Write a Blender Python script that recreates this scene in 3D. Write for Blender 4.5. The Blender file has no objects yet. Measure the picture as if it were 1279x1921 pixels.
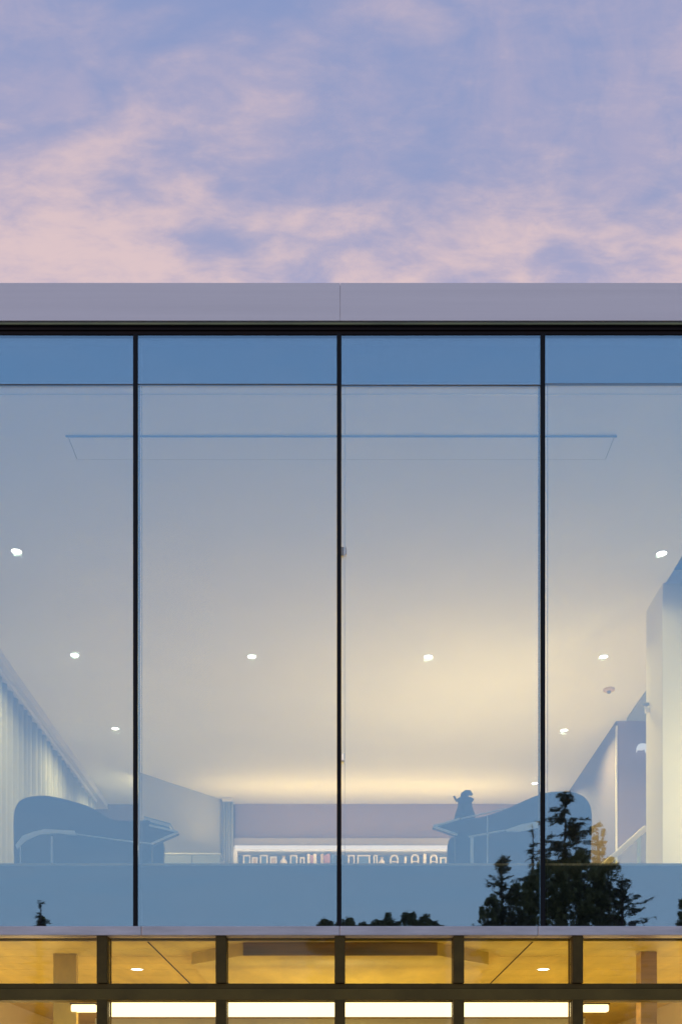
import bpy, bmesh, math, random
import numpy as np
from mathutils import Vector, Matrix

R = math.radians
random.seed(7)
scene = bpy.context.scene
COL = scene.collection

# ------------------------------------------------------------------ camera
D, F, CX, CY, EYE = 7.0, 2100.0, 638.0, 2125.0, 1.6     # metres to glass, focal length in photo pixels, vanishing point, eye height
cam_d = bpy.data.cameras.new('camera')
cam = bpy.data.objects.new('camera', cam_d); COL.objects.link(cam)
cam.location = (0, -D, EYE); cam.rotation_euler = (R(90), 0, 0)
cam_d.sensor_fit = 'HORIZONTAL'; cam_d.sensor_width = 36.0
cam_d.lens = 36.0 * F / 1279.0
cam_d.shift_x = (639.5 - CX) / 1279.0
cam_d.shift_y = (CY - 960.5) / 1279.0
cam_d.clip_start = 0.05; cam_d.clip_end = 3000
scene.camera = cam

# ------------------------------------------------------------------ view
scene.view_settings.view_transform = 'Standard'
scene.view_settings.look = 'None'
scene.view_settings.exposure = 0.0
scene.view_settings.gamma = 1.0
scene.view_settings.use_curve_mapping = False
scene.render.engine = 'CYCLES'
scene.cycles.max_bounces = 10
scene.cycles.diffuse_bounces = 5
scene.cycles.transparent_max_bounces = 16
scene.cycles.sample_clamp_indirect = 6.0

# ------------------------------------------------------------------ sky
SUN_EL, SUN_ROT = R(7.0), R(236)
world = bpy.data.worlds.new('World'); scene.world = world
world.use_nodes = True
nt = world.node_tree; nt.nodes.clear()
class NT:
    """tiny node helper"""
    def __init__(s, tree): s.t = tree
    def n(s, typ, **kw):
        x = s.t.nodes.new(typ)
        for k, v in kw.items():
            if k.startswith('i_'):
                key = k[2:]; key = int(key) if key.isdigit() else key.replace('_', ' ')
                sock = x.inputs[key]
                if isinstance(v, bpy.types.NodeSocket): s.t.links.new(v, sock)
                else: sock.default_value = v
            else: setattr(x, k, v)
        return x
    def m(s, op, a, b=None, c=None, clamp=False):
        x = s.t.nodes.new('ShaderNodeMath'); x.operation = op; x.use_clamp = clamp
        for i, v in enumerate((a, b, c)):
            if v is None: continue
            if isinstance(v, bpy.types.NodeSocket): s.t.links.new(v, x.inputs[i])
            else: x.inputs[i].default_value = v
        return x.outputs[0]
    def mr(s, v, a, b, c=0.0, d=1.0, smooth=True):
        x = s.t.nodes.new('ShaderNodeMapRange'); x.interpolation_type = 'SMOOTHSTEP' if smooth else 'LINEAR'
        s.t.links.new(v, x.inputs[0])
        for i, q in zip((1, 2, 3, 4), (a, b, c, d)): x.inputs[i].default_value = q
        return x.outputs[0]
    def mix(s, f, a, b, blend='MIX'):
        x = s.t.nodes.new('ShaderNodeMix'); x.data_type = 'RGBA'; x.blend_type = blend
        for i, v in ((0, f), (6, a), (7, b)):
            if isinstance(v, bpy.types.NodeSocket): s.t.links.new(v, x.inputs[i])
            elif i == 0: x.inputs[i].default_value = v
            else: x.inputs[i].default_value = (*v[:3], 1)
        return x.outputs[2]
    def l(s, a, b): s.t.links.new(a, b)

W = NT(nt)
tc = W.n('ShaderNodeTexCoord')
sep = W.n('ShaderNodeSeparateXYZ', i_0=tc.outputs['Generated'])
dx, dy, dz = sep.outputs
zc = W.m('ADD', W.m('MAXIMUM', dz, 0.0), 0.12)
u = W.m('DIVIDE', dx, zc); v = W.m('DIVIDE', dy, zc)
sky = W.n('ShaderNodeTexSky')
sky.sky_type = 'NISHITA'; sky.sun_disc = False
sky.sun_elevation = SUN_EL; sky.sun_rotation = SUN_ROT
sky.air_density = 1.0; sky.dust_density = 0.6; sky.ozone_density = 3.0
nish = W.mix(1.0, sky.outputs[0], (0.05, 0.05, 0.05), 'MULTIPLY')
# dusk gradient over the whole dome (blue, paler towards the horizon)
elev = W.mr(dz, 0.0, 0.75, 0, 1, False)
ramp = W.n('ShaderNodeValToRGB', i_0=elev)
cr = ramp.color_ramp
cr.elements[0].position = 0.0; cr.elements[0].color = (0.40, 0.50, 0.70, 1)
cr.elements[1].position = 1.0; cr.elements[1].color = (0.245, 0.315, 0.56, 1)
e = cr.elements.new(0.35); e.color = (0.26, 0.42, 0.72, 1)
e = cr.elements.new(0.78); e.color = (0.275, 0.335, 0.555, 1)
front = W.mr(dy, -0.25, 0.35, 0.08, 1.0)
ramp2 = W.n('ShaderNodeValToRGB', i_0=elev)       # the clear half of the dome, opposite
cr2 = ramp2.color_ramp
cr2.elements[0].position = 0.0; cr2.elements[0].color = (0.44, 0.54, 0.72, 1)
cr2.elements[1].position = 1.0; cr2.elements[1].color = (0.25, 0.38, 0.74, 1)
e = cr2.elements.new(0.28); e.color = (0.37, 0.555, 0.79, 1)
e = cr2.elements.new(0.75); e.color = (0.27, 0.50, 0.88, 1)
base = W.mix(0.06, W.mix(front, ramp2.outputs[0], ramp.outputs[0]), nish, 'ADD')
# clouds on a flat layer high above, thick on the sunset side, clear behind the camera
def cloudvec(su, sv, ox, oy):
    return W.n('ShaderNodeCombineXYZ', i_0=W.m('MULTIPLY_ADD', u, su, ox), i_1=W.m('MULTIPLY_ADD', v, sv, oy), i_2=0.0).outputs[0]
warp = W.n('ShaderNodeTexNoise', i_Vector=cloudvec(3, 3, 6.53, 40.78), i_Scale=1.0, i_Detail=3.0)
wv = W.n('ShaderNodeVectorMath', operation='SCALE', i_0=warp.outputs['Color'], i_3=0.9)
def cloud(su, sv, ox, oy, detail, rough, dist=0.3):
    vec = W.n('ShaderNodeVectorMath', operation='ADD', i_0=cloudvec(su, sv, ox, oy), i_1=wv.outputs[0])
    return W.n('ShaderNodeTexNoise', i_Vector=vec.outputs[0], i_Scale=1.0, i_Detail=detail, i_Roughness=rough, i_Distortion=dist).outputs['Fac']
c_big = cloud(3.2, 6.0, 13.95, 39.03, 6, 0.5)
c_mid = cloud(7.5, 14, 2.79, 39.87, 7, 0.54)
c_fine = cloud(22, 44, 4.05, 10.74, 7, 0.62)
low = W.mr(dz, 0.72, 0.59)                      # more cloud towards the roofline
veil = cloud(6.5, 4.2, 12.72, 28.28, 7, 0.58)      # thin high veil with upright streaks
dens = W.m('ADD', W.m('MULTIPLY', c_big, 0.54), W.m('ADD', W.m('MULTIPLY', c_mid, 0.36), W.m('MULTIPLY', c_fine, 0.13)))
dens = W.m('ADD', dens, W.m('MULTIPLY', low, 0.16))
mask = W.m('MULTIPLY', W.mr(dens, 0.42, 0.74), front)
veilm = W.m('MULTIPLY', W.mr(W.m('ADD', W.m('MULTIPLY', veil, .8), W.m('MULTIPLY', c_fine, .2)), 0.40, 0.68, 0, 0.72), front)
mask = W.m('MAXIMUM', mask, veilm)
tone = W.m('ADD', W.m('MULTIPLY', c_mid, 0.55), W.m('MULTIPLY', c_fine, 0.45))
warmth = W.m('MULTIPLY', W.mr(W.m('ADD', W.m('MULTIPLY', dens, .5), W.m('MULTIPLY', tone, .5)), 0.47, 0.68), W.mr(dz, 0.72, 0.60, 0.45, 1.0))
ccol = W.mix(warmth, (0.48, 0.425, 0.57), (0.76, 0.575, 0.58))
skycol = W.mix(W.m('MULTIPLY', mask, 0.92), base, ccol)
bg = W.n('ShaderNodeBackground', i_Color=skycol, i_Strength=1.0)
wo = W.n('ShaderNodeOutputWorld'); W.l(bg.outputs[0], wo.inputs[0])

# ------------------------------------------------------------------ sun: almost set, very soft
sun_d = bpy.data.lights.new('sun', 'SUN'); sun_d.energy = 0.75; sun_d.angle = R(22); sun_d.color = (1, 0.58, 0.42)
sun = bpy.data.objects.new('sun', sun_d); COL.objects.link(sun)
sd = Vector((math.sin(SUN_ROT) * math.cos(SUN_EL), math.cos(SUN_ROT) * math.cos(SUN_EL), math.sin(SUN_EL)))
sun.rotation_euler = sd.to_track_quat('Z', 'Y').to_euler(); sun.location = (30, 20, 30)

# ------------------------------------------------------------------ helpers
def P(px, py, y):
    """point at photo pixel px,py and depth y (glass plane is y=0)"""
    k = (D + y) / F
    return Vector(((px - CX) * k, y, EYE + (CY - py) * k))
def X(px, y): return (px - CX) * (D + y) / F
def Z(py, y): return EYE + (CY - py) * (D + y) / F
def RP(px, py, dist):
    """real point behind the camera whose mirror image in the glass is at px,py"""
    k = dist / F
    return Vector(((px - CX) * k, -(dist - D), EYE + (CY - py) * k))

class MB:
    def __init__(s): s.v = []; s.f = []; s.smooth = False
    def box(s, x0, x1, y0, y1, z0, z1, M=None):
        b = len(s.v)
        pts = [(x, y, z) for z in (z0, z1) for y in (y0, y1) for x in (x0, x1)]
        if M is not None: pts = [tuple(M @ Vector(p)) for p in pts]
        s.v += pts
        s.f += [tuple(b + i for i in q) for q in ((0,2,3,1),(4,5,7,6),(0,1,5,4),(2,6,7,3),(0,4,6,2),(1,3,7,5))]
        return s
    def prism(s, poly, y0, y1):
        """poly of (x,z), counter-clockwise seen from -y"""
        b = len(s.v); n = len(poly)
        s.v += [(x, y0, z) for x, z in poly] + [(x, y1, z) for x, z in poly]
        s.f.append(tuple(b + i for i in range(n))); s.f.append(tuple(b + n + i for i in reversed(range(n))))
        for i in range(n):
            j = (i + 1) % n
            s.f.append((b + j, b + i, b + n + i, b + n + j))
        return s
    def bar(s, a, b_, w, h):
        a, b_ = Vector(a), Vector(b_); d = b_ - a; L = d.length
        q = d.to_track_quat('X', 'Z').to_matrix().to_4x4(); q.translation = a
        return s.box(0, L, -w/2, w/2, -h/2, h/2, q)
    def lathe(s, prof, seg=20, M=None):
        b = len(s.v); n = len(prof)
        for k in range(seg):
            a = 2 * math.pi * k / seg
            for r, z in prof:
                p = Vector((r * math.cos(a), r * math.sin(a), z))
                s.v.append(tuple(M @ p) if M is not None else tuple(p))
        for k in range(seg):
            k2 = (k + 1) % seg
            for i in range(n - 1):
                s.f.append((b + k*n + i, b + k2*n + i, b + k2*n + i + 1, b + k*n + i + 1))
        return s
    def tube(s, pts, rads, seg=8):
        b = len(s.v); n = len(pts); pts = [Vector(p) for p in pts]
        for i, p in enumerate(pts):
            d = (pts[min(i+1, n-1)] - pts[max(i-1, 0)]).normalized()
            q = d.to_track_quat('Z', 'Y')
            for k in range(seg):
                a = 2 * math.pi * k / seg
                s.v.append(tuple(p + q @ Vector((rads[i]*math.cos(a), rads[i]*math.sin(a), 0))))
        for i in range(n - 1):
            for k in range(seg):
                k2 = (k + 1) % seg
                s.f.append((b+i*seg+k, b+i*seg+k2, b+(i+1)*seg+k2, b+(i+1)*seg+k))
        s.f.append(tuple(b + k for k in reversed(range(seg)))); s.f.append(tuple(b+(n-1)*seg+k for k in range(seg)))
        return s
    def mesh(s, name, mat):
        me = bpy.data.meshes.new(name); me.from_pydata(s.v, [], s.f); me.update()
        bm = bmesh.new(); bm.from_mesh(me); bmesh.ops.recalc_face_normals(bm, faces=bm.faces); bm.to_mesh(me); bm.free()
        if mat: me.materials.append(mat)
        if s.smooth:
            for p in me.polygons: p.use_smooth = True
        return me
    def build(s, name, mat, parent=None, bevel=0.0, segs=2):
        o = bpy.data.objects.new(name, s.mesh(name, mat)); COL.objects.link(o)
        if parent:
            o.parent = parent
            o.matrix_parent_inverse = world_of(parent).inverted()
        if bevel:
            md = o.modifiers.new('bevel', 'BEVEL'); md.width = bevel; md.segments = segs; md.limit_method = 'ANGLE'
        return o
def world_of(o):
    M = Matrix.LocRotScale(o.location, o.rotation_euler, o.scale)
    return (world_of(o.parent) @ o.matrix_parent_inverse @ M) if o.parent else M
def tag(o, label=None, cat=None, group=None, kind=None):
    for k, val in (('label', label), ('category', cat), ('group', group), ('kind', kind)):
        if val: o[k] = val
    return o
def thing(name, label, cat, loc=(0, 0, 0), group=None):
    o = bpy.data.objects.new(name, None); o.empty_display_size = 0.1; o.location = loc; COL.objects.link(o)
    return tag(o, label, cat, group)
def copy_tree(o, loc, label=None, parent=None):
    c = o.copy(); COL.objects.link(c)
    if parent is None: c.location = loc
    else: c.parent = parent
    if label: c['label'] = label
    for ch in o.children: copy_tree(ch, None, None, c)
    return c

# ------------------------------------------------------------------ materials
def mat(name, color, rough=0.6, metal=0.0, noise=0.0, nscale=8.0, bump=0.0, bscale=60.0, stretch=(1, 1, 1), spec=0.5):
    m = bpy.data.materials.new(name); m.use_nodes = True
    t = NT(m.node_tree); bs = m.node_tree.nodes['Principled BSDF']
    bs.inputs['Roughness'].default_value = rough; bs.inputs['Metallic'].default_value = metal
    bs.inputs['Specular IOR Level'].default_value = spec
    bs.inputs['Base Color'].default_value = (*color, 1)
    if noise or bump:
        tcn = t.n('ShaderNodeTexCoord'); mp = t.n('ShaderNodeMapping', i_0=tcn.outputs['Object']); mp.inputs['Scale'].default_value = stretch
    if noise:
        nz = t.n('ShaderNodeTexNoise', i_Vector=mp.outputs[0], i_Scale=nscale, i_Detail=6.0, i_Roughness=0.6)
        f = t.mr(nz.outputs['Fac'], 0.3, 0.7, 1 - noise, 1 + noise, False)
        mul = t.n('ShaderNodeVectorMath', operation='SCALE', i_0=(*color,), i_3=f)
        t.l(mul.outputs[0], bs.inputs['Base Color'])
        t.l(t.mr(nz.outputs['Fac'], 0.3, 0.7, rough * (1 - noise * .6), min(1, rough * (1 + noise * .6)), False), bs.inputs['Roughness'])
    if bump:
        nb = t.n('ShaderNodeTexNoise', i_Vector=mp.outputs[0], i_Scale=bscale, i_Detail=4.0)
        bp = t.n('ShaderNodeBump', i_Strength=bump, i_Distance=0.01, i_Height=nb.outputs['Fac'])
        t.l(bp.outputs[0], bs.inputs['Normal'])
    return m
def emit(name, color, strength):
    m = bpy.data.materials.new(name); m.use_nodes = True; t = NT(m.node_tree); m.node_tree.nodes.clear()
    e_ = t.n('ShaderNodeEmission', i_Color=(*color, 1), i_Strength=strength)
    o = t.n('ShaderNodeOutputMaterial'); t.l(e_.outputs[0], o.inputs[0]); return m
def glass(name, refl, tint_r, tint_t, wave):
    """coated facade glass: part mirror, part clear, very slightly wavy"""
    m = bpy.data.materials.new(name); m.use_nodes = True; t = NT(m.node_tree); m.node_tree.nodes.clear()
    tcn = t.n('ShaderNodeTexCoord'); mp = t.n('ShaderNodeMapping', i_0=tcn.outputs['Object'])
    mp.inputs['Scale'].default_value = (1.0, 1.0, 2.2)
    oi = t.n('ShaderNodeObjectInfo')
    off = t.n('ShaderNodeVectorMath', operation='ADD', i_0=mp.outputs[0], i_1=t.n('ShaderNodeCombineXYZ', i_0=t.m('MULTIPLY', oi.outputs['Random'], 40.0)).outputs[0])
    nz = t.n('ShaderNodeTexNoise', i_Vector=off.outputs[0], i_Scale=4.0, i_Detail=3.0)
    bp = t.n('ShaderNodeBump', i_Strength=1.0, i_Distance=wave, i_Height=nz.outputs['Fac'])
    g = t.n('ShaderNodeBsdfGlossy', i_Color=(*tint_r, 1), i_Roughness=0.014, i_Normal=bp.outputs[0])
    tr = t.n('ShaderNodeBsdfTransparent', i_Color=(*tint_t, 1))
    lw = t.n('ShaderNodeFresnel', i_IOR=1.45)
    fac = t.m('ADD', t.m('MULTIPLY', lw.outputs[0], 0.9 if refl > .1 else 0.5), refl, clamp=True)
    mx = t.n('ShaderNodeMixShader', i_0=fac); t.l(tr.outputs[0], mx.inputs[1]); t.l(g.outputs[0], mx.inputs[2])
    o = t.n('ShaderNodeOutputMaterial'); t.l(mx.outputs[0], o.inputs[0]); return m

M = {}
M['fascia'] = mat('fascia_metal', (0.86, 0.765, 0.755), 0.5, 0.0, 0.04, 3.0, 0.10, 120, (0.08, 1, 4))
M['flash'] = mat('sill_metal', (0.60, 0.54, 0.53), 0.45, 0.2, 0.16, 5.0, 0.05, 40, (0.6, 1, 4))
M['dark'] = mat('dark_anodised', (0.007, 0.006, 0.007), 0.6, 0.0, 0.2, 10, 0.02, 90, spec=.2)
M['bronze'] = mat('bronze_frame', (0.086, 0.056, 0.013), 0.6, 0.0, 0.25, 7, 0.03, 60, spec=.15)
M['bronze_light'] = mat('bronze_face', (0.125, 0.085, 0.02), 0.6, 0.0, 0.2, 5, 0.03, 60, spec=.15)
M['gasket'] = mat('grey_gasket', (0.12, 0.13, 0.15), 0.6)
M['bead'] = mat('aluminium_bead', (0.45, 0.46, 0.48), 0.45, 0.4)
M['olive'] = mat('olive_drip_edge', (0.20, 0.19, 0.08), 0.45, 0.3, 0.3, 2.0)
M['spandrel'] = mat('spandrel_panel', (0.03, 0.032, 0.036), 0.8, 0, 0.1, 3)
M['ceiling'] = mat('white_plaster', (0.80, 0.79, 0.77), 0.85, 0, 0.02, 2.0, 0.03, 30)
M['wall'] = mat('white_wall', (0.72, 0.71, 0.68), 0.8, 0, 0.02, 2.0, 0.03, 40)
M['col'] = mat('cream_wall', (0.74, 0.71, 0.62), 0.8, 0, 0.02, 2.0, 0.03, 40)
M['greywall'] = mat('warm_grey_wall', (0.135, 0.11, 0.125), 0.8, 0, 0.03, 2.0)
M['lav'] = mat('lavender_grey_wall', (0.26, 0.19, 0.24), 0.8, 0, 0.04, 2.0)
M['floor'] = mat('oak_floor', (0.42, 0.34, 0.25), 0.4, 0, 0.2, 3.0, 0.05, 30, (6, 0.6, 1))
M['curtain'] = mat('curtain_fabric', (0.27, 0.28, 0.29), 0.9, 0, 0.06, 20, 0.05, 300, (4, 4, 0.4))
M['track'] = mat('track_white', (0.55, 0.53, 0.55), 0.5)
M['charcoal'] = mat('charcoal_upholstery', (0.022, 0.026, 0.034), 0.9, 0, 0.15, 30, 0.15, 400)
M['chrome'] = mat('pale_piping', (0.66, 0.72, 0.76), 0.35, 0.2)
M['white'] = mat('white_lacquer', (0.80, 0.78, 0.75), 0.4, 0, 0.02, 5)
M['grey'] = mat('grey_plastic', (0.28, 0.29, 0.28), 0.5)
M['beige'] = mat('beige_plastic', (0.60, 0.44, 0.22), 0.5)
M['amber_ceiling'] = mat('honey_timber_ceiling', (0.60, 0.455, 0.10), 0.55, 0, 0.20, 3.0, 0.03, 40, (1.5, 0.4, 1))
M['amber_dark'] = mat('walnut_fascia', (0.46, 0.29, 0.08), 0.5, 0, 0.25, 3.0, 0.03, 40, (0.4, 2, 6))
M['amber_wall'] = mat('honey_wall', (0.70, 0.60, 0.36), 0.7, 0, 0.05, 2.0)
M['groove'] = mat('dark_groove', (0.05, 0.03, 0.015), 0.9)
M['bark'] = mat('bark', (0.045, 0.035, 0.028), 0.95, 0, 0.3, 12, 0.4, 30)
M['lens'] = emit('downlight_lens', (1.0, 0.95, 0.86), 9.0)
M['strip'] = emit('linear_light_diffuser', (1.0, 0.80, 0.42), 2.6)
M['led'] = emit('shelf_led', (1.0, 0.84, 0.66), 1.25)
M['glow'] = emit('lamp_shade_glow', (1.0, 0.93, 0.84), 0.9)
M['glass_up'] = glass('reflective_glass', 0.27, (0.74, 0.90, 1.0), (0.98, 0.97, 0.94), 0.00016)
M['glass_low'] = glass('clear_glass', 0.0, (0.9, 0.95, 1.0), (0.97, 0.96, 0.93), 0.0002)
M['glass_in'] = glass('balustrade_glass', 0.06, (0.9, 0.95, 1.0), (0.90, 0.95, 0.95), 0.0001)
m = bpy.data.materials.new('roller_blind'); m.use_nodes = True; t = NT(m.node_tree); m.node_tree.nodes.clear()
mx = t.n('ShaderNodeMixShader', i_0=.6)
t.l(t.n('ShaderNodeBsdfDiffuse', i_Color=(.6, .56, .4, 1)).outputs[0], mx.inputs[1]); t.l(t.n('ShaderNodeBsdfTranslucent', i_Color=(.75, .72, .55, 1)).outputs[0], mx.inputs[2])
t.l(mx.outputs[0], t.n('ShaderNodeOutputMaterial').inputs[0]); M['blind'] = m
def leaf_mat(name, c1, c2):
    m = bpy.data.materials.new(name); m.use_nodes = True; t = NT(m.node_tree); bs = m.node_tree.nodes['Principled BSDF']
    bs.inputs['Roughness'].default_value = 0.7
    g = t.n('ShaderNodeNewGeometry'); col = t.mix(g.outputs['Random Per Island'], c1, c2); t.l(col, bs.inputs['Base Color']); return m
M['needle'] = leaf_mat('conifer_needles', (0.022, 0.036, 0.022), (0.075, 0.095, 0.05))
M['leaf'] = leaf_mat('tree_leaves', (0.055, 0.085, 0.03), (0.13, 0.165, 0.06))

# ------------------------------------------------------------------ ground
g = MB().box(-600, 600, -600, 600, -0.5, 0).build('ground', mat('lawn_ground', (0.06, 0.075, 0.035), 0.95, 0, 0.4, 0.8, 0.4, 20)); tag(g, kind='structure')
g = MB().box(-9, 9, -5.0, 0.3, -0.05, 0.004).build('terrace', mat('pale_paving', (0.30, 0.28, 0.26), 0.7, 0, 0.15, 2, 0.1, 40)); tag(g, kind='structure')

# ================================================================== THE HOUSE
house = thing('house', 'modern two-storey glass-fronted house under a flat pale roof edge, lit warm from inside', 'house', (0, 0, 0))
HX0, HX1 = -6.4, 6.4
def part(mb, name, m, bevel=0.0): return mb.build(name, m, house, bevel)
ZC = Z(720, 0.14)                                   # ceiling of the upper room
ZF = Z(1624, 0.05)                                  # floor of the upper room
ZH = Z(627, 0.0); ZS0 = Z(1738, 0.0)                # glass head, glass foot
# --- roof edge
fz0, fz1 = Z(601, -0.03), Z(530, -0.03)
for i in range(-2, 2):
    x0, x1 = i * 3.2, (i + 1) * 3.2
    part(MB().box(x0 + 0.0009, x1 - 0.0009, -0.03, -0.0115, fz0, fz1), 'fascia_panel', M['fascia'], 0.0015)
part(MB().box(HX0, HX1, -0.011, 10.2, fz0 + 0.02, fz1 - 0.002), 'roof', M['fascia'])
part(MB().box(HX0, HX1, -0.0275, -0.0225, fz0 - 0.022, fz0 - 0.010), 'drip_edge', M['olive'])
part(MB().box(HX0, HX1, 0.0, 0.10, ZH, fz0 - 0.004).box(HX0, HX1, -0.010, -0.0005, ZH + 0.022, fz0 - 0.016), 'head_frame', mat('head_brown', (.012, .007, .007), .6, 0, .3, 4, spec=.2), 0.002)
# --- upper mullions, panes, spandrels
BAY = 382.0 / 300.0
mxs = [X(636, 0) + i * BAY for i in range(-5, 6)]
for x in mxs:
    part(MB().box(x - 0.014, x + 0.014, -0.006, 0.09, ZS0 - 0.004, ZH), 'mullion', M['dark'], 0.002)
    part(MB().box(x + 0.034, x + 0.0365, 0.028, 0.034, ZS0, ZH - 0.002), 'gasket', M['gasket'])
rng = random.Random(5)
for i in range(len(mxs) - 1):
    x0, x1 = mxs[i] + 0.014, mxs[i + 1] - 0.014
    zj = Z(720, 0) + rng.uniform(-.004, .004)
    for nm, za, zb_ in (('glass_pane', ZS0, zj - .0014), ('top_pane', zj + .0014, ZH)):
        w, h = x1 - x0, zb_ - za
        o = MB().box(-w/2 + .001, w/2 - .001, -0.006, 0.006, -h/2, h/2).build(nm, M['glass_up'], house)
        o.location = ((x0 + x1) / 2, 0.012, (za + zb_) / 2)
        o.rotation_euler = (R(rng.uniform(-.05, .05)), 0, R(rng.uniform(-.09, .09)))
    part(MB().box(x0 + .0005, x1 - .0005, .0035, .0215, zj - .0017, zj + .0017), 'glass_joint', M['gasket'])
    part(MB().box(x0, x1, 0.055, 0.075, ZS0, ZF), 'spandrel_panel', M['spandrel'])
# --- sill between the storeys
sz0, sz1 = Z(1755.5, -0.06), Z(1738, -0.06)
js = [X(265, -.06), X(637, -.06), X(1009, -.06)]
js = [js[0] - 3 * 1.237, js[0] - 2 * 1.237, js[0] - 1.237] + js + [js[2] + 1.237, js[2] + 2 * 1.237, js[2] + 3 * 1.237]
for a, b in zip(js[:-1], js[1:]):
    part(MB().box(a + .0015, b - .0015, -0.06, 0.05, sz0, sz1), 'sill_flashing', M['flash'], 0.004)
# --- upper room shell
part(MB().box(HX0, HX1, 0.076, 9.5, sz0 + 0.02, ZF - 0.001), 'floor_slab', M['gasket'])
part(MB().box(-3.6, 5.2, 0.08, 9.4, ZF, ZF + 0.02), 'timber_floor', M['floor'])
cb = MB().box(-3.6, 2.83, 0.14, 9.4, ZC, ZC + 0.12).box(2.83, 5.2, 2.74, 9.4, ZC + 0.001, ZC + 0.12)
part(cb, 'ceiling', M['ceiling'])
part(MB().box(HX0, HX1, 0.125, 0.139, ZC - 0.004, ZH + 0.05), 'pelmet_board', M['spandrel'])
part(MB().box(2.845, 5.2, 0.14, 2.9, ZC + 0.18, ZC + 0.2), 'stair_ceiling', M['greywall'])
part(MB().box(-3.6, 2.82, 0.236, 0.243, ZC - 0.003, ZC), 'curtain_groove', M['bead'])
part(MB().box(-3.75, -3.6, 0.09, 9.4, ZF, ZC + .1), 'wall', M['wall'])
part(MB().box(5.2, 5.35, 0.09, 9.4, ZF, ZC + .1), 'wall', M['wall'])
part(MB().box(-3.6, 5.2, 9.3, 9.42, ZF + .02, ZC), 'wall', M['greywall'])
part(MB().box(HX0, HX0 + .1, 0.09, 9.4, 0, fz0), 'wall', M['wall'])
part(MB().box(HX1 - .1, HX1, 0.09, 9.4, 0, fz0), 'wall', M['wall'])
part(MB().box(HX0, HX1, 9.5, 9.7, 0, fz0), 'wall', M['wall'])
# angled partition at back left
a, b = P(262, 1452, 7.85), P(428, 1508, 9.16)
am = Vector((a.x, a.y, 0)); bm_ = Vector((b.x, b.y, 0)); dvec = bm_ - am
Mx = Matrix.Translation(am) @ Matrix.Rotation(math.atan2(dvec.y, dvec.x), 4, 'Z')
part(MB().box(0, dvec.length, 0, 0.08, ZF + .02, ZC - .002, Mx), 'partition', mat('partition_paint', (0.34, 0.34, 0.35), 0.8, 0, 0.03, 2))
# right hand column and stair block
part(MB().box(2.80, 5.19, 2.73, 3.25, ZF + .02, ZC - .001), 'column', M['col'], 0.004)
part(MB().box(3.2, 5.19, 6.0, 9.29, ZF + .02, ZC - .001), 'stair_block', M['greywall'])
part(MB().box(3.215, 5.18, 5.985, 5.999, ZF + .02, ZC - .004), 'stair_panel', M['lav'])
part(MB().box(3.196, 3.214, 5.975, 5.998, ZF + .02, ZC - .06), 'corner_trim', M['white'])
part(MB().prism([(0, 0), (1, 0), (1, .03), (0, .03)], 0, 1), 'ceiling_shadow', M['curtain']).location = (3.3, 4.9, ZC - .032)  # thin grey slab standing in for a shadow on the ceiling

# --- lower storey
bz0, bz1 = Z(1877, -.05), Z(1845, -.05)
zl = 2.812
pxs = [191 + 223.2 * i for i in range(-4, 9)]
lx = [X(p, -.05) for p in pxs]
for x in lx:
    part(MB().box(x - .033, x + .033, -.05, .09, bz1, sz0 - .001), 'post', M['bronze'], .003)
    part(MB().box(x - .033, x + .033, -.05, .09, 0.1, bz0), 'post', M['bronze'], .003)
part(MB().box(HX0, HX1, -.05, .09, bz0, bz1 - .036), 'transom_beam', M['bronze_light'], .003)
part(MB().box(HX0, HX1, -.035, .09, bz1 - .034, bz1 - .001), 'transom_cap', M['bronze'], .003)
part(MB().box(HX0, HX1, -.05, .09, 0.004, 0.1), 'base_rail', M['bronze'], .003)
for i in range(len(lx) - 1):
    x0, x1 = lx[i] + .034, lx[i + 1] - .034
    part(MB().box(x0, x1, .01, .022, bz1, sz0 - .001), 'transom_pane', M['glass_low'])
    part(MB().box(x0, x1, .01, .022, .1, bz0), 'lower_pane', M['glass_low'])
part(MB().box(HX0 + .1, HX1 - .1, .1, 6, zl + .012, zl + .017), 'ceiling_backing', M['groove'])
yb_ = .1
while yb_ < 5.9:
    wd = .31; part(MB().box(HX0 + .1, HX1 - .1, yb_, yb_ + wd - .005, zl, zl + .011), 'ceiling_board', M['amber_ceiling']); yb_ += wd
part(MB().box(HX0 + .1, HX1 - .1, .1, 6, .005, .03), 'lower_floor', M['floor'])
part(MB().box(-3.25, -3.1, .3, 6, .03, zl - .001), 'lower_wall', M['amber_wall'])
part(MB().box(3.1, 3.25, .3, 6, .03, zl - .001), 'lower_wall', M['amber_wall'])
part(MB().box(HX0 + .1, HX1 - .1, 6, 6.15, .03, zl - .001), 'lower_wall', M['amber_wall'])
for s in (-1, 1):
    part(MB().box(s * 1.222 - .004, s * 1.222 + .004, .12, 5.9, zl - .004, zl + .001), 'ceiling_joint', M['groove'])
# dropped ceiling panel with ends splayed to imitate light streaks, and a walnut front
zd = Z(1793, .16)
b_ = MB(); pl = [(-1.0, .55), (-.62, .16), (.62, .16), (1.0, .55), (1.0, 5.8), (-1.0, 5.8)]
n = len(pl); b_.v = [(x, y, zd) for x, y in pl] + [(x, y, zl - .001) for x, y in pl]
b_.f = [tuple(range(n)), tuple(reversed(range(n, 2*n)))] + [(i, (i+1) % n, n + (i+1) % n, n + i) for i in range(n)]
part(b_, 'dropped_ceiling', M['amber_ceiling'])
part(MB().box(-.62, .62, .145, .159, zd - .004, zl - .002), 'ceiling_front', M['amber_dark'])
part(MB().box(X(100, .6), X(143, .6), .6, .66, .03, zl - .002), 'pilaster', M['amber_ceiling'])
part(MB().box(X(1202, .5), X(1232, .5), .5, .62, .03, zl - .002), 'pilaster', M['amber_dark'])

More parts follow.
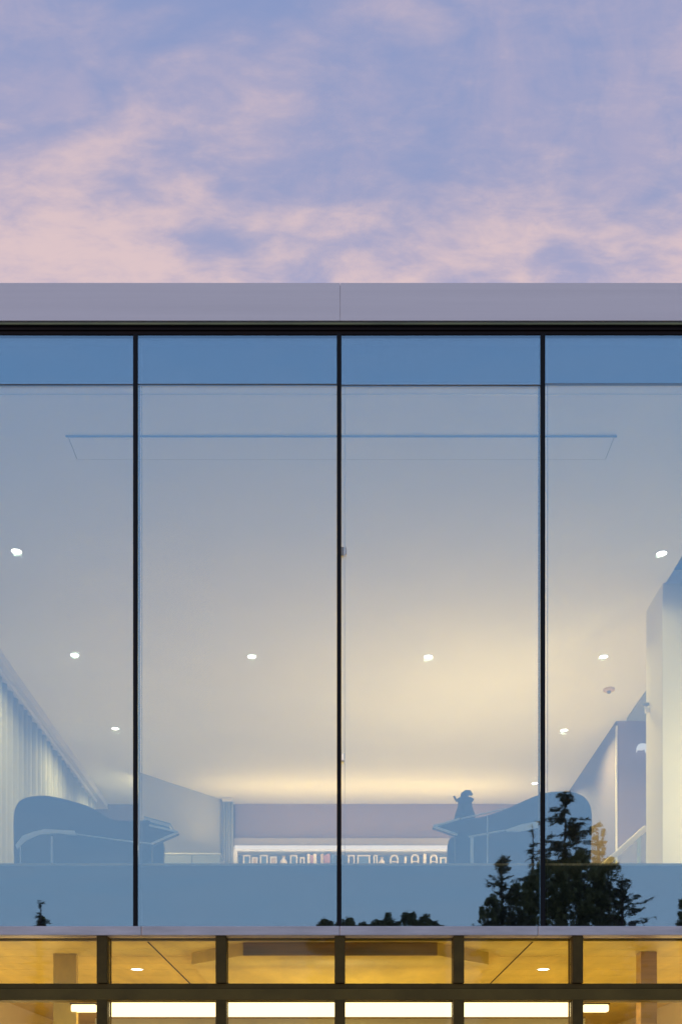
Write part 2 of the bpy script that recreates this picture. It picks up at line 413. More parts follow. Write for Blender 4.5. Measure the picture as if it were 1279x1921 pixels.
# ================================================================== LIGHTS IN THE PLACE, WITH ADDED FILL LAMPS
def lamp(name, kind, loc, power, color, size=.08, target=None, **kw):
    l = bpy.data.lights.new(name, kind); l.energy = power; l.color = color
    if kind == 'AREA': l.shape = 'DISK'; l.size = size
    else: l.shadow_soft_size = size
    for k, val in kw.items(): setattr(l, k, val)
    o = bpy.data.objects.new(name, l); COL.objects.link(o); o.location = loc
    if target is not None: o.rotation_euler = (Vector(target) - Vector(loc)).to_track_quat('-Z', 'Y').to_euler()
    return o
WARM = (1.0, 0.80, 0.32)
def make_downlight(loc, label, group, r=.041):
    t = thing('downlight', label, 'downlight', loc, group)
    a = MB().lathe([(r, -.001), (r, -.003), (r + .004, -.0045), (r + .010, -.003), (r + .011, -.0005)], 28); a.smooth = True
    a.build('trim_ring', M['white'], t).matrix_parent_inverse = Matrix()
    bmk = MB().lathe([(0.0005, -.0028), (r * .6, -.0027), (r, -.0022)], 28); bmk.smooth = True
    bmk.build('lens', M['lens'], t).matrix_parent_inverse = Matrix()
    return t
ups = [((31, 1034), 'bright recessed downlight nearest the camera at the far left, in the leftmost pane', 14),
       ((140, 1229), 'recessed downlight second along the left row, above the grey curtain', 34),
       ((216, 1367), 'recessed downlight third along the left row, just left of the dark mullion', 44),
       ((271, 1467), 'small recessed downlight at the back of the left row, just right of the mullion', 44),
       ((472, 1232), 'recessed downlight alone on the ceiling in the second pane', 34),
       ((803, 1232), 'recessed downlight alone on the upper ceiling of the third pane', 48),
       ((1241, 1038), 'bright recessed downlight nearest the camera at the far right, above the cream column', 16),
       ((1132, 1232), 'recessed downlight in the right pane just above the smoke detector', 44),
       ((1058, 1370), 'recessed downlight in the right pane left of the sloping wall line', 46),
       ((1003, 1470), 'small recessed downlight at the back, touching the right mullion', 50)]
hc = ZC - EYE
first = None
for (px, py), lab, pw in ups:
    dist = hc * F / (CY - py); loc = ((px - CX) * dist / F, dist - D, ZC)
    t = make_downlight(loc, lab, 'recessed ceiling downlights upstairs') if first is None else copy_tree(first, loc, lab)
    first = first or t
    lamp('downlight_lamp', 'AREA', (loc[0], loc[1], ZC - .0048), (.4 if loc[1] < 2.5 else 1.0) * pw * (1.3 if loc[1] > 3 or loc[0] < 0 else 0.95), WARM, .08, (loc[0], loc[1], 0), spread=R(150))
zlh = zl - EYE
for px, lab in ((257, 'recessed amber downlight in the timber ceiling below the sill, left'), (1019, 'recessed amber downlight in the timber ceiling below the sill, right')):
    dist = zlh * F / (CY - 1819); loc = ((px - CX) * dist / F, dist - D, zl)
    t = copy_tree(first, loc, lab); t['group'] = 'recessed downlights downstairs'
    lamp('downlight_lamp', 'AREA', (loc[0], loc[1], zl - .0048), 25, (1, .62, .25), .08, (loc[0], loc[1], 0), spread=R(150))
# uplighter standing on the floor behind the right chair and cove light over the shelves, plus added ceiling fill
lamp('upward_spot', 'SPOT', (1.6, 5.1, ZF + .5), 262, (1.0, .755, .31), .25, (1.35, 5.2, ZC), spot_size=R(170), spot_blend=1.0)
lamp('upward_spot', 'SPOT', (1.9, 3.5, ZF + .7), 14, (1.0, .78, .30), .25, (1.9, 3.5, ZC), spot_size=R(165), spot_blend=1.0)  # extra unseen spot, added to brighten the ceiling at right
lamp('column_lamp', 'SPOT', (3.75, .55, ZF + 1.15), 400, (1.0, .82, .38), .12, (3.6, 2.73, ZF + 1.25), spot_size=R(84), spot_blend=1.0)
lamp('upward_spot', 'SPOT', (-1.5, 5.6, ZF + .3), 22, (1.0, .80, .32), .25, (-1.5, 5.6, ZC), spot_size=R(168), spot_blend=1.0)  # extra unseen spot, added to widen the ceiling glow to the left
cove = lamp('cove_lamp', 'AREA', (.3, 8.45, ZC - .75), 30, (1.0, .69, .24), .1)
cove.rotation_euler = (math.pi, 0, 0); cove.data.shape = 'RECTANGLE'; cove.data.size = 4.2; cove.data.size_y = .12
lamp('lower_lamp', 'POINT', (-.9, 2.4, 1.2), 18, (1.0, .77, .30), .3)
lamp('lower_lamp', 'POINT', (1.1, 2.4, 1.2), 18, (1.0, .77, .30), .3)
for x in (-4.8, 4.8): lamp('lower_lamp', 'POINT', (x, 2.4, 1.2), 40, (1.0, .77, .30), .3)
# linear light downstairs
t = thing('linear_light', 'long glowing linear ceiling light across the four lower windows', 'light', (0, .5, Z(1880, .5)))
z0, z1 = Z(1908, .5), Z(1880, .5)
MB().box(-1.62, 1.62, .5, .62, z0, z1).build('diffuser', M['strip'], t, .01)
MB().box(-1.64, 1.64, .49, .64, z1 + .001, z1 + .008).box(-.815, -.795, .55, .57, z1 + .008, zd - .001).box(.795, .815, .55, .57, z1 + .008, zd - .001).build('housing', M['bronze'], t)
MB().box(-1.64, 1.64, .488, .64, z0 - .012, z0 - .004).build('bottom_trim', M['amber_dark'], t)
MB().box(-1.64, 1.64, .50, .53, z0 - .6, z0 - .014).build('blind', M['blind'], t)
t = thing('wall_light', 'small glowing ceiling light at the left end of the linear light', 'light', P(158, 1892, .62))
MB().box(-.085, .085, -.03, .03, -.028, .022).build('glow_panel', M['strip'], t, .01).matrix_parent_inverse = Matrix()
MB().box(-.09, .09, -.034, .034, .0225, .03).build('cover', M['bronze'], t).matrix_parent_inverse = Matrix()
t2 = copy_tree(t, P(1117, 1892, .62), 'small glowing ceiling light at the right end of the linear light')
lamp('blind_fill', 'POINT', (0, 1.5, 1.7), 34, (1.0, .86, .5), .3)  # unseen fill added behind the blind to brighten it
for x in (-2.45, 2.45): lamp('side_fill', 'POINT', (x, 1.7, 1.5), 28, (1.0, .80, .40), .2)  # unseen fill added to brighten the outer lower panes
for x in (-2.6, -1.87, -1.2, 0, 1.9, 1.2, 2.6): lamp('lower_front_fill', 'POINT', (x, .28, 1.9), 5.5, (1.0, .77, .30), .15)  # unseen fill added near the glass, simulating bounced downlight on front faces
# ================================================================== UPPER ROOM
# ceiling air slot
xa, xb = X(123, .669), X(1157, .669)
ya, yb = .675, .93
t = thing('air_diffuser', 'long shallow air slot panel in the ceiling close behind the glass', 'air vent', ((xa + xb) / 2, (ya + yb) / 2, ZC))
MB().box(xa, xb, ya - .007, ya, ZC - .010, ZC - .0005).build('slot', mat('slot_blue_grey', (.035, .06, .09), .6), t)
MB().box(xa + .02, xb - .02, ya + .004, yb, ZC - .007, ZC - .0005).build('panel', M['ceiling'], t)
MB().box(xa + .02, xb - .02, yb, yb + .005, ZC - .006, ZC - .0005).box(xa + .014, xa + .019, ya, yb, ZC - .006, ZC - .0005).box(xb - .019, xb - .014, ya, yb, ZC - .006, ZC - .0005).build('edge_trim', M['grey'], t)
# smoke detector
dist = hc * F / (CY - 1293); loc = Vector(((1142 - CX) * dist / F, dist - D, ZC))
t = thing('smoke_detector', 'beige round smoke detector on the ceiling in the right pane', 'detector', loc)
q = MB().lathe([(.062, 0), (.062, -.018), (.05, -.026), (.001, -.028)], 24); q.build('base', M['beige'], t).matrix_parent_inverse = Matrix()
q = MB().lathe([(.022, -.027), (.02, -.045), (.012, -.05), (.001, -.05)], 16); q.build('sensor', M['grey'], t).matrix_parent_inverse = Matrix()
# security camera on the column edge
loc = P(1207, 1327, 3.15)
t = thing('security_camera', 'small grey camera on a bracket at the edge of the cream column', 'camera', loc)
MB().box(2.765, 2.799, 3.13, 3.17, loc.z - .05, loc.z - .01).bar((2.79, 3.15, loc.z - .03), (2.755, 3.15, loc.z + .015), .012, .012).build('bracket', M['white'], t)
MB().bar((2.735, 3.15, loc.z + .02), (2.797, 3.14, loc.z + .022), .035, .028).build('camera_body', M['grey'], t, .006)
# wall lamp on the lavender panel
loc = P(1204, 1403, 5.94)
t = thing('wall_lamp', 'white half-dome wall lamp on the lavender panel behind the column', 'lamp', loc)
q = MB().lathe([(.065, -.045), (.062, 0), (.045, .035), (.001, .05)], 20); q.smooth = True
q.build('shade', M['glow'], t).matrix_parent_inverse = Matrix()
MB().box(loc.x - .02, loc.x + .02, 5.955, 5.984, loc.z - .02, loc.z + .03).build('wall_plate', M['white'], t)
# fittings on the central mullion
mxx = X(636, 0)
t = thing('window_sensor', 'tiny white contact sensor beside the central mullion', 'sensor', P(643, 1423, .03))
MB().box(mxx + .0145, mxx + .030, -.024, -.004, Z(1430, 0), Z(1416, 0)).build('case', M['white'], t, .003)
MB().box(mxx + .018, mxx + .027, -.027, -.0245, Z(1429, 0), Z(1417, 0)).build('glow_face', M['glow'], t)  # emissive face added so the sensor reads bright white; no real lamp
t = thing('window_latch', 'small grey latch half way up the central mullion', 'latch', P(649, 1034, .03))
MB().box(mxx + .0145, mxx + .030, -.006, -.001, Z(1043, 0), Z(1027, 0)).build('plate', M['grey'], t)
MB().box(mxx + .038, mxx + .046, -.012, -.001, Z(1041, 0), Z(1028, 0)).build('lever', M['bead'], t, .003)

# curtains
def curtain(name, label, a, b, z0, z1, folds, amp, seed):
    a, b = Vector(a), Vector(b); d = b - a; nrm = Vector((-d.y, d.x)).normalized(); r = random.Random(seed)
    t = thing(name, label, 'curtain', (a.x, a.y, z0))
    N = folds * 10; pts = []; ph = 0
    ws = [r.uniform(.6, 1.5) for _ in range(folds)]; tot = sum(ws); acc = 0
    for k in range(folds):
        am_ = amp * r.uniform(.6, 1.2)
        for q in range(10):
            s = (acc + ws[k] * q / 10) / tot
            pts.append(a + d * s + nrm * am_ * math.sin(2 * math.pi * q / 10))
        acc += ws[k]
    pts.append(b)
    for nm, m_, lo, hi, th in (('fabric', M['curtain'], z0, z1, .006),):
        q = MB(); L = len(pts); lv = 6
        for j in range(lv):
            f = j / (lv - 1); z = hi + (lo - hi) * f
            for p in pts: q.v.append((p.x, p.y, z))
        for j in range(lv - 1):
            for i in range(L - 1): q.f.append((j*L+i, j*L+i+1, (j+1)*L+i+1, (j+1)*L+i))
        q.smooth = True
        o = q.build(nm, m_, t); md = o.modifiers.new('thick', 'SOLIDIFY'); md.thickness = th
    c = (a + b) / 2
    k = MB().bar((a.x, a.y, z1 + .03), (b.x, b.y, z1 + .03), .10, .05).build('track', M['track'], t)
    return t
curtain('side_curtain', 'long pleated grey curtain along the left wall', (-3.46, 2.6), (-3.46, 8.7), ZF + .03, ZC - .16, 34, .035, 3)
part(MB().box(-3.6, -3.36, 1.0, 9.2, ZC - .10, ZC - .001), 'curtain_pelmet', M['track'])
curtain('narrow_curtain', 'narrow pale curtain hanging at the left end of the shelves', (X(417, 9.0), 9.0), (X(437, 9.0), 9.0), ZF + .03, ZC - .06, 4, .02, 9)

# wall shelving at the back
yb = 9.0
sx0, sx1 = X(438, yb), 3.1
t = thing('shelving_unit', 'white built-in shelving with a lit top ledge across the back wall', 'shelves', ((sx0 + sx1) / 2, yb, ZF + .02))
zt0, zt1 = Z(1593, yb), Z(1587, yb)
MB().box(sx0, sx1, yb + .275, yb + .292, Z(1571, yb), ZC - .002).build('bulkhead', M['lav'], t)
MB().box(sx0, sx1, yb + .06, yb + .296, Z(1586, yb), Z(1571, yb)).build('cornice', mat('cornice_paint', (.33, .29, .29), .7), t)
MB().box(sx0 + .02, sx1, yb - .01, yb + .02, zt0, zt1).build('light_strip', M['led'], t)
MB().box(sx0, sx1, yb + .022, yb + .29, zt0 - .03, zt1 - .005).build('top_shelf', M['white'], t)
MB().box(sx0, sx1, yb + .27, yb + .29, ZF + .02, zt0 - .032).build('back_panel', mat('shelf_back', (.16, .20, .27), .7), t)
shelf_z = Z(1626, yb) 
MB().box(sx0 + .052, sx1, yb + .0, yb + .268, shelf_z - .03, shelf_z).build('shelf', M['white'], t)
for k in (1, 2, 3, 4): MB().box(sx0 + .052, sx1, yb + .0, yb + .268, shelf_z - .03 - k * .42, shelf_z - k * .42).build('shelf', M['white'], t)
MB().box(sx0, sx0 + .05, yb, yb + .268, ZF + .02, zt0 - .032).build('side_panel', M['white'], t)
MB().box(sx1 - .05, sx1, yb, yb + .268, ZF + .02, zt0 - .032).build('side_panel', M['white'], t)
sl = lamp('shelf_fill', 'AREA', (.6, 8.86, Z(1597, 8.9)), 3.5, (1.0, .78, .55), .1, (.6, 9.15, Z(1610, 9.1)))  # unseen fill added below the strip to brighten the shelf items
sl.data.shape = 'RECTANGLE'; sl.data.size = 4.4; sl.data.size_y = .03
# things on the top shelf
cols = {'cream': mat('cream_ornament', (.84, .76, .68), .5), 'blue': mat('blue_cover', (.08, .14, .26), .6), 'rose': mat('rose_cover', (.45, .22, .24), .6),
        'ink': mat('ink_cover', (.05, .05, .08), .6), 'sand': mat('sand_cover', (.55, .42, .28), .6)}
r_ = random.Random(11)
def frame_thing(px, w, h, label, pic='blue'):
    c = P(px, 1624, yb + .1); x0, x1 = X(px - w/2, yb + .1), X(px + w/2, yb + .1); zz = shelf_z; hh = h * (D + yb + .1) / F
    t = thing('picture_frame', label, 'picture frame', (c.x, yb + .1, zz), 'frames along the lit back shelf')
    e_ = .02
    MB().box(x0, x0 + e_, yb + .08, yb + .1, zz, zz + hh).box(x1 - e_, x1, yb + .08, yb + .1, zz, zz + hh).box(x0 + e_, x1 - e_, yb + .08, yb + .1, zz + hh - e_, zz + hh).box(x0 + e_, x1 - e_, yb + .08, yb + .1, zz, zz + e_).build('frame', cols['cream'], t)
    MB().box(x0 + e_, x1 - e_, yb + .088, yb + .098, zz + e_, zz + hh - e_).build('picture', cols[pic], t)
def arch_thing(px, w, h, label):
    hw = w/2 * (D + yb + .1) / F; hh = h * (D + yb + .1) / F; xc = X(px, yb + .1); zz = shelf_z; rr = hw
    t = thing('arch_ornament', label, 'ornament', (xc, yb + .1, zz), 'arched ornaments along the lit back shelf')
    th = .022; out = []; inn = []
    for k in range(13):
        a_ = math.pi * k / 12
        out.append((xc + rr * math.cos(a_), zz + hh - rr + rr * math.sin(a_))); inn.append((xc + (rr - th) * math.cos(a_), zz + hh - rr + (rr - th) * math.sin(a_)))
    out = [(xc + rr, zz)] + out + [(xc - rr, zz)]; inn = [(xc + rr - th, zz)] + inn + [(xc - rr + th, zz)]
    q = MB(); y0, y1 = yb + .06, yb + .11
    for (p, i) in zip(out, inn): q.v += [(p[0], y0, p[1]), (i[0], y0, i[1]), (p[0], y1, p[1]), (i[0], y1, i[1])]
    for k in range(len(out) - 1):
        b0, b1 = 4*k, 4*k + 4
        q.f += [(b0, b0+1, b1+1, b1), (b0+2, b1+2, b1+3, b0+3), (b0, b1, b1+2, b0+2), (b0+1, b0+3, b1+3, b1+1)]
    q.build('arch', cols['cream'], t)
    MB().box(xc - rr, xc + rr, yb + .05, yb + .12, zz + .0005, zz + .018).build('foot', cols['cream'], t)
    MB().box(xc - rr + th, xc + rr - th, yb + .075, yb + .09, zz + hh * .42, zz + hh * .5).build('cross_bar', cols['cream'], t)
def book_thing(px, w, h, m_, label):
    hw = w/2 * (D + yb + .1) / F; hh = h * (D + yb + .1) / F; xc = X(px, yb + .1); zz = shelf_z
    t = thing('book', label, 'book', (xc, yb + .1, zz), 'books along the lit back shelf')
    MB().box(xc - hw, xc + hw, yb + .02, yb + .03, zz, zz + hh).box(xc - hw, xc - hw + .004, yb + .03, yb + .2, zz, zz + hh).box(xc + hw - .004, xc + hw, yb + .03, yb + .2, zz, zz + hh).build('cover', cols[m_], t)
    MB().box(xc - hw + .0045, xc + hw - .0045, yb + .031, yb + .195, zz + .003, zz + hh - .006).build('pages', M['white'], t)
def vase_thing(px, w, h, label, m_='cream'):
    k = (D + yb + .1) / F; rr = w/2 * k; hh = h * k
    t = thing('vase', label, 'vase', (X(px, yb + .1), yb + .1, shelf_z), 'vases along the lit back shelf')
    q = MB().lathe([(.001, 0), (rr * .55, 0), (rr * .62, hh * .08), (rr, hh * .38), (rr * .8, hh * .62), (rr * .35, hh * .78), (rr * .32, hh * .9)], 18); q.smooth = True
    q.build('body', cols[m_], t).matrix_parent_inverse = Matrix()
    q = MB().lathe([(rr * .32, hh * .9), (rr * .55, hh), (rr * .5, hh), (rr * .28, hh * .9)], 18); q.smooth = True
    q.build('rim', cols['sand'], t).matrix_parent_inverse = Matrix()
frame_thing(463, 14, 24, 'leftmost picture frame on the lit back shelf, nearest the narrow curtain')
frame_thing(478, 11, 20, 'small sand-coloured picture frame second on the lit back shelf', 'sand')
frame_thing(495, 15, 24, 'blue picture frame third along the lit back shelf')
frame_thing(513, 13, 21, 'sand picture frame just left of the first vase on the back shelf', 'sand')
vase_thing(532, 15, 22, 'cream bellied vase on the left half of the lit back shelf')
frame_thing(551, 14, 24, 'tall blue picture frame right of the cream vase on the back shelf')
frame_thing(567, 9, 20, 'narrow dark picture frame left of the books on the back shelf', 'ink')
for px, w, h, m_, lab in ((579, 5, 24, 'cream', 'tall cream book at the left end of the shelf books'), (585, 5, 21, 'rose', 'rose book second in the row of shelf books'), (591, 6, 24, 'cream', 'thick cream book in the middle of the shelf books'),
                          (598, 5, 20, 'ink', 'short dark book among the pale shelf books'), (604, 5, 24, 'sand', 'sand-coloured book right of the short dark book'), (610, 5, 22, 'rose', 'rose book second from the central mullion'),
                          (616, 6, 24, 'rose', 'wide rose book nearest the central mullion, on its left'), (624, 5, 23, 'blue', 'blue book half hidden behind the central mullion')):
    book_thing(px, w, h, m_, lab)
frame_thing(659, 13, 24, 'picture frame just right of the central mullion on the back shelf', 'ink')
frame_thing(682, 24, 24, 'widest blue picture frame on the lit back shelf')
vase_thing(716, 13, 20, 'cream vase on the right half of the lit back shelf')
frame_thing(704, 8, 24, 'very narrow frame left of the right-hand vase on the back shelf')
arch_thing(739, 16, 24, 'arched ornament leftmost of the three on the lit back shelf')
book_thing(760, 4, 19, 'cream', 'single thin cream book standing between two arched ornaments')
arch_thing(778, 15, 25, 'arched ornament in the middle of the three on the lit back shelf')
book_thing(796, 5, 24, 'cream', 'thin cream book right of the middle arched ornament')
arch_thing(813, 14, 24, 'arched ornament rightmost of the three, nearest the lounge chair tip')
frame_thing(831, 12, 20, 'small blue picture frame right of the last arched ornament')
book_thing(845, 5, 25, 'sand', 'sand-coloured book at the right end of the visible shelf')
book_thing(851, 4, 24, 'cream', 'cream book at the right end of the shelf by the dark chair')

# low cabinet at back left
yl = 7.2
x0, x1 = X(287, yl), X(413, yl); zt = Z(1601, yl)
t = thing('tall_cabinet', 'blue-grey cabinet standing before the angled partition at the back left', 'cabinet', ((x0 + x1) / 2, yl, ZF + .02))
cm = mat('cabinet_paint', (.17, .19, .22), .6)
MB().box(x0, x1, yl + .02, yl + .4, ZF + .02, zt - .02).build('body', cm, t)
MB().box(x0 - .01, x1 + .01, yl - .005, yl + .41, zt - .02, zt).build('top', M['bead'], t, .003)
for a_, b2 in ((x0 + .004, X(359, yl)), (X(361, yl), x1 - .004)):
    d_ = MB().box(a_, b2, yl, yl + .018, ZF + .06, zt - .025).build('door', cm, t, .002)
    MB().box(b2 - .05, b2 - .03, yl - .02, yl - .001, zt - 1.2, zt - 1.0).build('handle', M['bead'], d_)

# stair handrail
t = thing('stair_railing', 'cream sloping handrail over a glass balustrade beside the cream column', 'railing', P(1175, 1624, 3.6))
yr = 3.7
a_, b2 = P(1212, 1553, yr), P(1140, 1617, yr)
b3 = b2 + (b2 - a_) * .8
MB().bar(a_, b3, .05, .055).build('handrail', M['col'], t, .012)
MB().prism([(b3.x + .03, ZF + .03), (a_.x, ZF + .03), (a_.x, a_.z - .03), (b3.x + .03, b3.z - .01)], yr - .006, yr + .006).build('balustrade_glass', M['glass_in'], t)
for s in (.1, .95):
    p_ = a_ + (b3 - a_) * s; MB().box(p_.x - .015, p_.x + .015, yr + .01, yr + .03, ZF + .021, p_.z - .02).build('post', M['bead'], t)

# ================================================================== LOUNGE CHAIRS
def chair(label, prof, tip, slot, lines, yc, sgn):
    y0, y1 = yc, yc + .62
    pts = [(X(px, y0), Z(py, y0)) for px, py in prof]
    # smooth the outline by subdividing with Catmull-Rom
    def cr_(ps, k=4):
        o = []; n_ = len(ps)
        for i in range(n_ - 1):
            p0, p1, p2, p3 = ps[max(i-1, 0)], ps[i], ps[i+1], ps[min(i+2, n_-1)]
            for q in range(k):
                s = q / k
                o.append(tuple(.5 * ((2*p1[c]) + (-p0[c]+p2[c])*s + (2*p0[c]-5*p1[c]+4*p2[c]-p3[c])*s*s + (-p0[c]+3*p1[c]-3*p2[c]+p3[c])*s**3) for c in (0, 1)))
        o.append(ps[-1]); return o
    zb = ZF + .16
    out = cr_(pts); out[0] = (out[0][0], zb); out[-1] = (out[-1][0], zb)
    xs = [p[0] for p in out]; xmin, xmax = min(xs), max(xs)
    t = thing('lounge_chair', label, 'armchair', ((xmin + xmax) / 2, (y0 + y1) / 2, ZF + .02), 'dark lounge chairs behind the glass')
    for ya_ in (y0, y1 - .07):
        MB().prism(out, ya_, ya_ + .07).build('side_panel', M['charcoal'], t, .02, 3)
    zlow = ZF + .16
    back = (xmax - .16, xmax - .01) if sgn > 0 else (xmin + .01, xmin + .16)
    ztop = max(p[1] for p in out) - .03
    MB().box(back[0], back[1], y0 + .075, y1 - .075, zlow, ztop).build('backrest', M['charcoal'], t, .05, 4)
    sx = (xmin + .02, xmax - .17) if sgn > 0 else (xmin + .17, xmax - .02)
    MB().box(sx[0], sx[1], y0 + .075, y1 - .075, zlow, zlow + .14).build('seat_frame', M['charcoal'], t, .02)
    MB().box(sx[0], sx[1], y0 + .08, y1 - .08, zlow + .142, zlow + .27).build('seat_cushion', M['charcoal'], t, .04, 4)
    for xx in (xmin + .08, xmax - .08):
        for yy in (y0 + .06, y1 - .06):
            MB().tube([(xx, yy, ZF + .021), (xx, yy, zlow)], [.014, .02], 10).build('leg', M['chrome'], t)
    # flared arm front with pale edges
    tp = [(X(px, y0 - .03), Z(py, y0 - .03)) for px, py in tip]
    aw = MB().prism(tp, y0 - .03, y0 + .05).build('arm_wing', M['charcoal'], t)
    for i, j in ((0, 1), (1, 2)):
        MB().bar((tp[i][0], y0 - .035, tp[i][1]), (tp[j][0], y0 - .035, tp[j][1]), .012, .014).build('edge_piping', M['chrome'], aw)
    # pale slab in place of the gap under the arm, where the bright room shows
    sl = [(X(px, y0 - .008), Z(py, y0 - .008)) for px, py in slot]
    MB().prism(sl, y0 - .012, y0 - .001).build('lit_gap', M['chrome'], t)
    for (pa, pb, w_) in lines:
        MB().bar((X(pa[0], y0 - .01), y0 - .007, Z(pa[1], y0)), (X(pb[0], y0 - .01), y0 - .007, Z(pb[1], y0)), .01, w_).build('piping', M['chrome'], t)
    return t
YC = 1.5
ch_r = chair('dark lounge chair with a tall rounded back, facing left behind the right mullion',
      [(854, 1700), (854, 1600), (855, 1541), (878, 1537), (905, 1533), (945, 1520), (985, 1502), (1010, 1492), (1035, 1486), (1068, 1486), (1092, 1493), (1106, 1510), (1110, 1535), (1108, 1600), (1104, 1700)],
      [(862, 1537), (812, 1551), (858, 1567)], [(946, 1558), (978, 1547), (1010, 1541), (1010, 1553), (975, 1561), (952, 1561)],
      [((864, 1537), (905, 1528), .010), ((905, 1528), (950, 1518), .008), ((879, 1571), (946, 1559), .010), ((885, 1572), (885, 1700), .024), ((914, 1532), (914, 1700), .008)], YC, 1)
ch_l = chair('dark lounge chair with a low rounded back facing right, before the grey side curtain',
      [(284, 1700), (284, 1600), (284, 1545), (262, 1540), (212, 1538), (170, 1515), (130, 1502), (105, 1496), (82, 1493), (52, 1496), (35, 1505), (27, 1522), (25, 1550), (26, 1600), (28, 1700)],
      [(280, 1549), (334, 1562), (284, 1584)], [(29, 1586), (42, 1569), (62, 1561), (85, 1556), (140, 1559), (143, 1568), (110, 1564), (75, 1566), (48, 1578), (32, 1594)],
      [((143, 1566), (222, 1577), .007), ((222, 1577), (284, 1584), .009), ((97, 1570), (97, 1700), .012), ((38, 1590), (38, 1700), .007)], YC, -1)
# book on the arm of the left chair
t = thing('book', 'blue book lying on the arm of the left lounge chair', 'book', P(300, 1552, YC), 'books on chair arms')
ang = math.atan2(-(1556 - 1543), (322 - 275))
o0 = P(272, 1547, YC + .1)
Mx = Matrix.Translation(o0) @ Matrix.Rotation(-ang, 4, 'Y')
MB().box(0, .21, -.1, .1, 0, .006, Mx).box(0, .21, -.1, .1, .03, .036, Mx).build('cover', mat('bright_blue_cover', (.05, .16, .32), .4), t)
MB().box(.003, .207, -.097, .097, .0065, .0295, Mx).build('pages', M['white'], t)
# sculpture on the arm of the right chair
p0 = P(872, 1537, YC + .2); kk = (D + YC + .2) / F
t = thing('sculpture', 'small dark flared sculpture standing on the front of the right lounge chair', 'sculpture', p0)
q = MB().lathe([(.001, 0), (20*kk, 0), (19*kk, 8*kk), (14*kk, 22*kk), (13*kk, 31*kk), (17*kk, 36*kk), (14*kk, 38*kk), (.001, 38*kk)], 20); q.smooth = True
q.build('body', M['charcoal'], t).matrix_parent_inverse = Matrix()
MB().tube([(-3*kk, 0, 38*kk), (-1*kk, 0, 44*kk), (3*kk, 0, 48*kk), (9*kk, 0, 49*kk), (14*kk, 0, 45*kk)], [7*kk, 8*kk, 7*kk, 5*kk, 2*kk], 10).build('head', M['charcoal'], t).matrix_parent_inverse = Matrix()
MB().bar((-15*kk, 0, 33*kk), (-21*kk, 0, 43*kk), .012, .014).build('handle', M['charcoal'], t).matrix_parent_inverse = Matrix()

# ================================================================== TREES BEHIND THE CAMERA (they show mirrored in the glass)
def quads(centres, normals_seed, size, mat_, name, parent, aspect=1.0, dirs=None):
    r = np.random.default_rng(normals_seed); n_ = len(centres)
    c = np.array(centres)
    a_ = r.normal(size=(n_, 3)) if dirs is None else np.array(dirs) + r.normal(size=(n_, 3)) * .25
    a_ /= np.linalg.norm(a_, axis=1)[:, None]
    b2 = np.cross(a_, r.normal(size=(n_, 3))); b2 /= np.linalg.norm(b2, axis=1)[:, None]
    s = size * r.uniform(.6, 1.4, size=(n_, 1))
    a_ = a_ * s * aspect; b2 = b2 * s
    vs = np.concatenate([c - a_, c + b2 * .5, c + a_, c - b2 * .5], axis=1).reshape(-1, 3)
    fs = np.arange(n_ * 4).reshape(-1, 4)
    me = bpy.data.meshes.new(name); me.from_pydata(vs.tolist(), [], fs.tolist()); me.materials.append(mat_)
    o = bpy.data.objects.new(name, me); COL.objects.link(o); o.parent = parent; return o
def conifer(px, ptop, dist, half_px, base_px, label, seed, layers=46, droop=-.15, dens=26, lean=0.0, leaf=.052, top_r=.10):
    """half_px: crown half width at base_px"""
    r = random.Random(seed); top = RP(px, ptop, dist); k = dist / F
    H = top.z; x0, y0 = top.x, top.y
    slope = half_px * k / max(.3, (base_px - ptop) * k)
    t = thing('conifer_tree', label, 'tree', (x0, y0, 0), 'trees in the garden opposite')
    b = MB(); b.tube([(lean * (1 - q), 0, H * q) for q in (0, .3, .6, .9, 1)], [.16, .12, .07, .03, .008], 9); b.smooth = True
    cs, ds = [], []
    # branches at unruly heights, each a drooping stem with flat sprays of needles
    for i in range(layers * 7):
        f = r.random() ** .9; d = .03 + f * H * .82; z = H - d
        L = (slope * min(d, (base_px - ptop) * k * 1.25) + top_r) * (r.uniform(.35, 1.05) if r.random() < .85 else r.uniform(1.0, 1.35))
        a_ = r.uniform(0, 2 * math.pi)
        dr = Vector((math.cos(a_), math.sin(a_), droop + r.uniform(-.16, .22)))
        p = Vector((lean * (1 - z / H), 0, z)); sag = r.uniform(.02, .12) * L
        mid = p + dr * L * .55 + Vector((0, 0, sag)); e_ = p + dr * L
        if L > .2: b.tube([p, mid, e_], [.014, .009, .003], 3)
        side = Vector((-dr.y, dr.x, 0))
        for q in range(int(dens * (.35 + L * 1.2))):
            s = r.uniform(.15, 1.0); c0 = (p * (1-s)**2 + mid * 2*s*(1-s) + e_ * s**2)
            sd_ = r.choice((-1, 1)) * r.random() * L * .22 * (1.15 - s)
            cs.append(tuple(c0 + side * sd_ + Vector((0, 0, r.gauss(0, .018) - abs(sd_) * .25))))
            dd = dr * .8 + side * (1.3 if sd_ > 0 else -1.3) * r.random()
            ds.append((dd.x, dd.y, dd.z - .1))
    b.build('trunk', M['bark'], t).matrix_parent_inverse = Matrix()
    quads(cs, seed, leaf, M['needle'], 'crown', t, 1.9, ds)
    return t
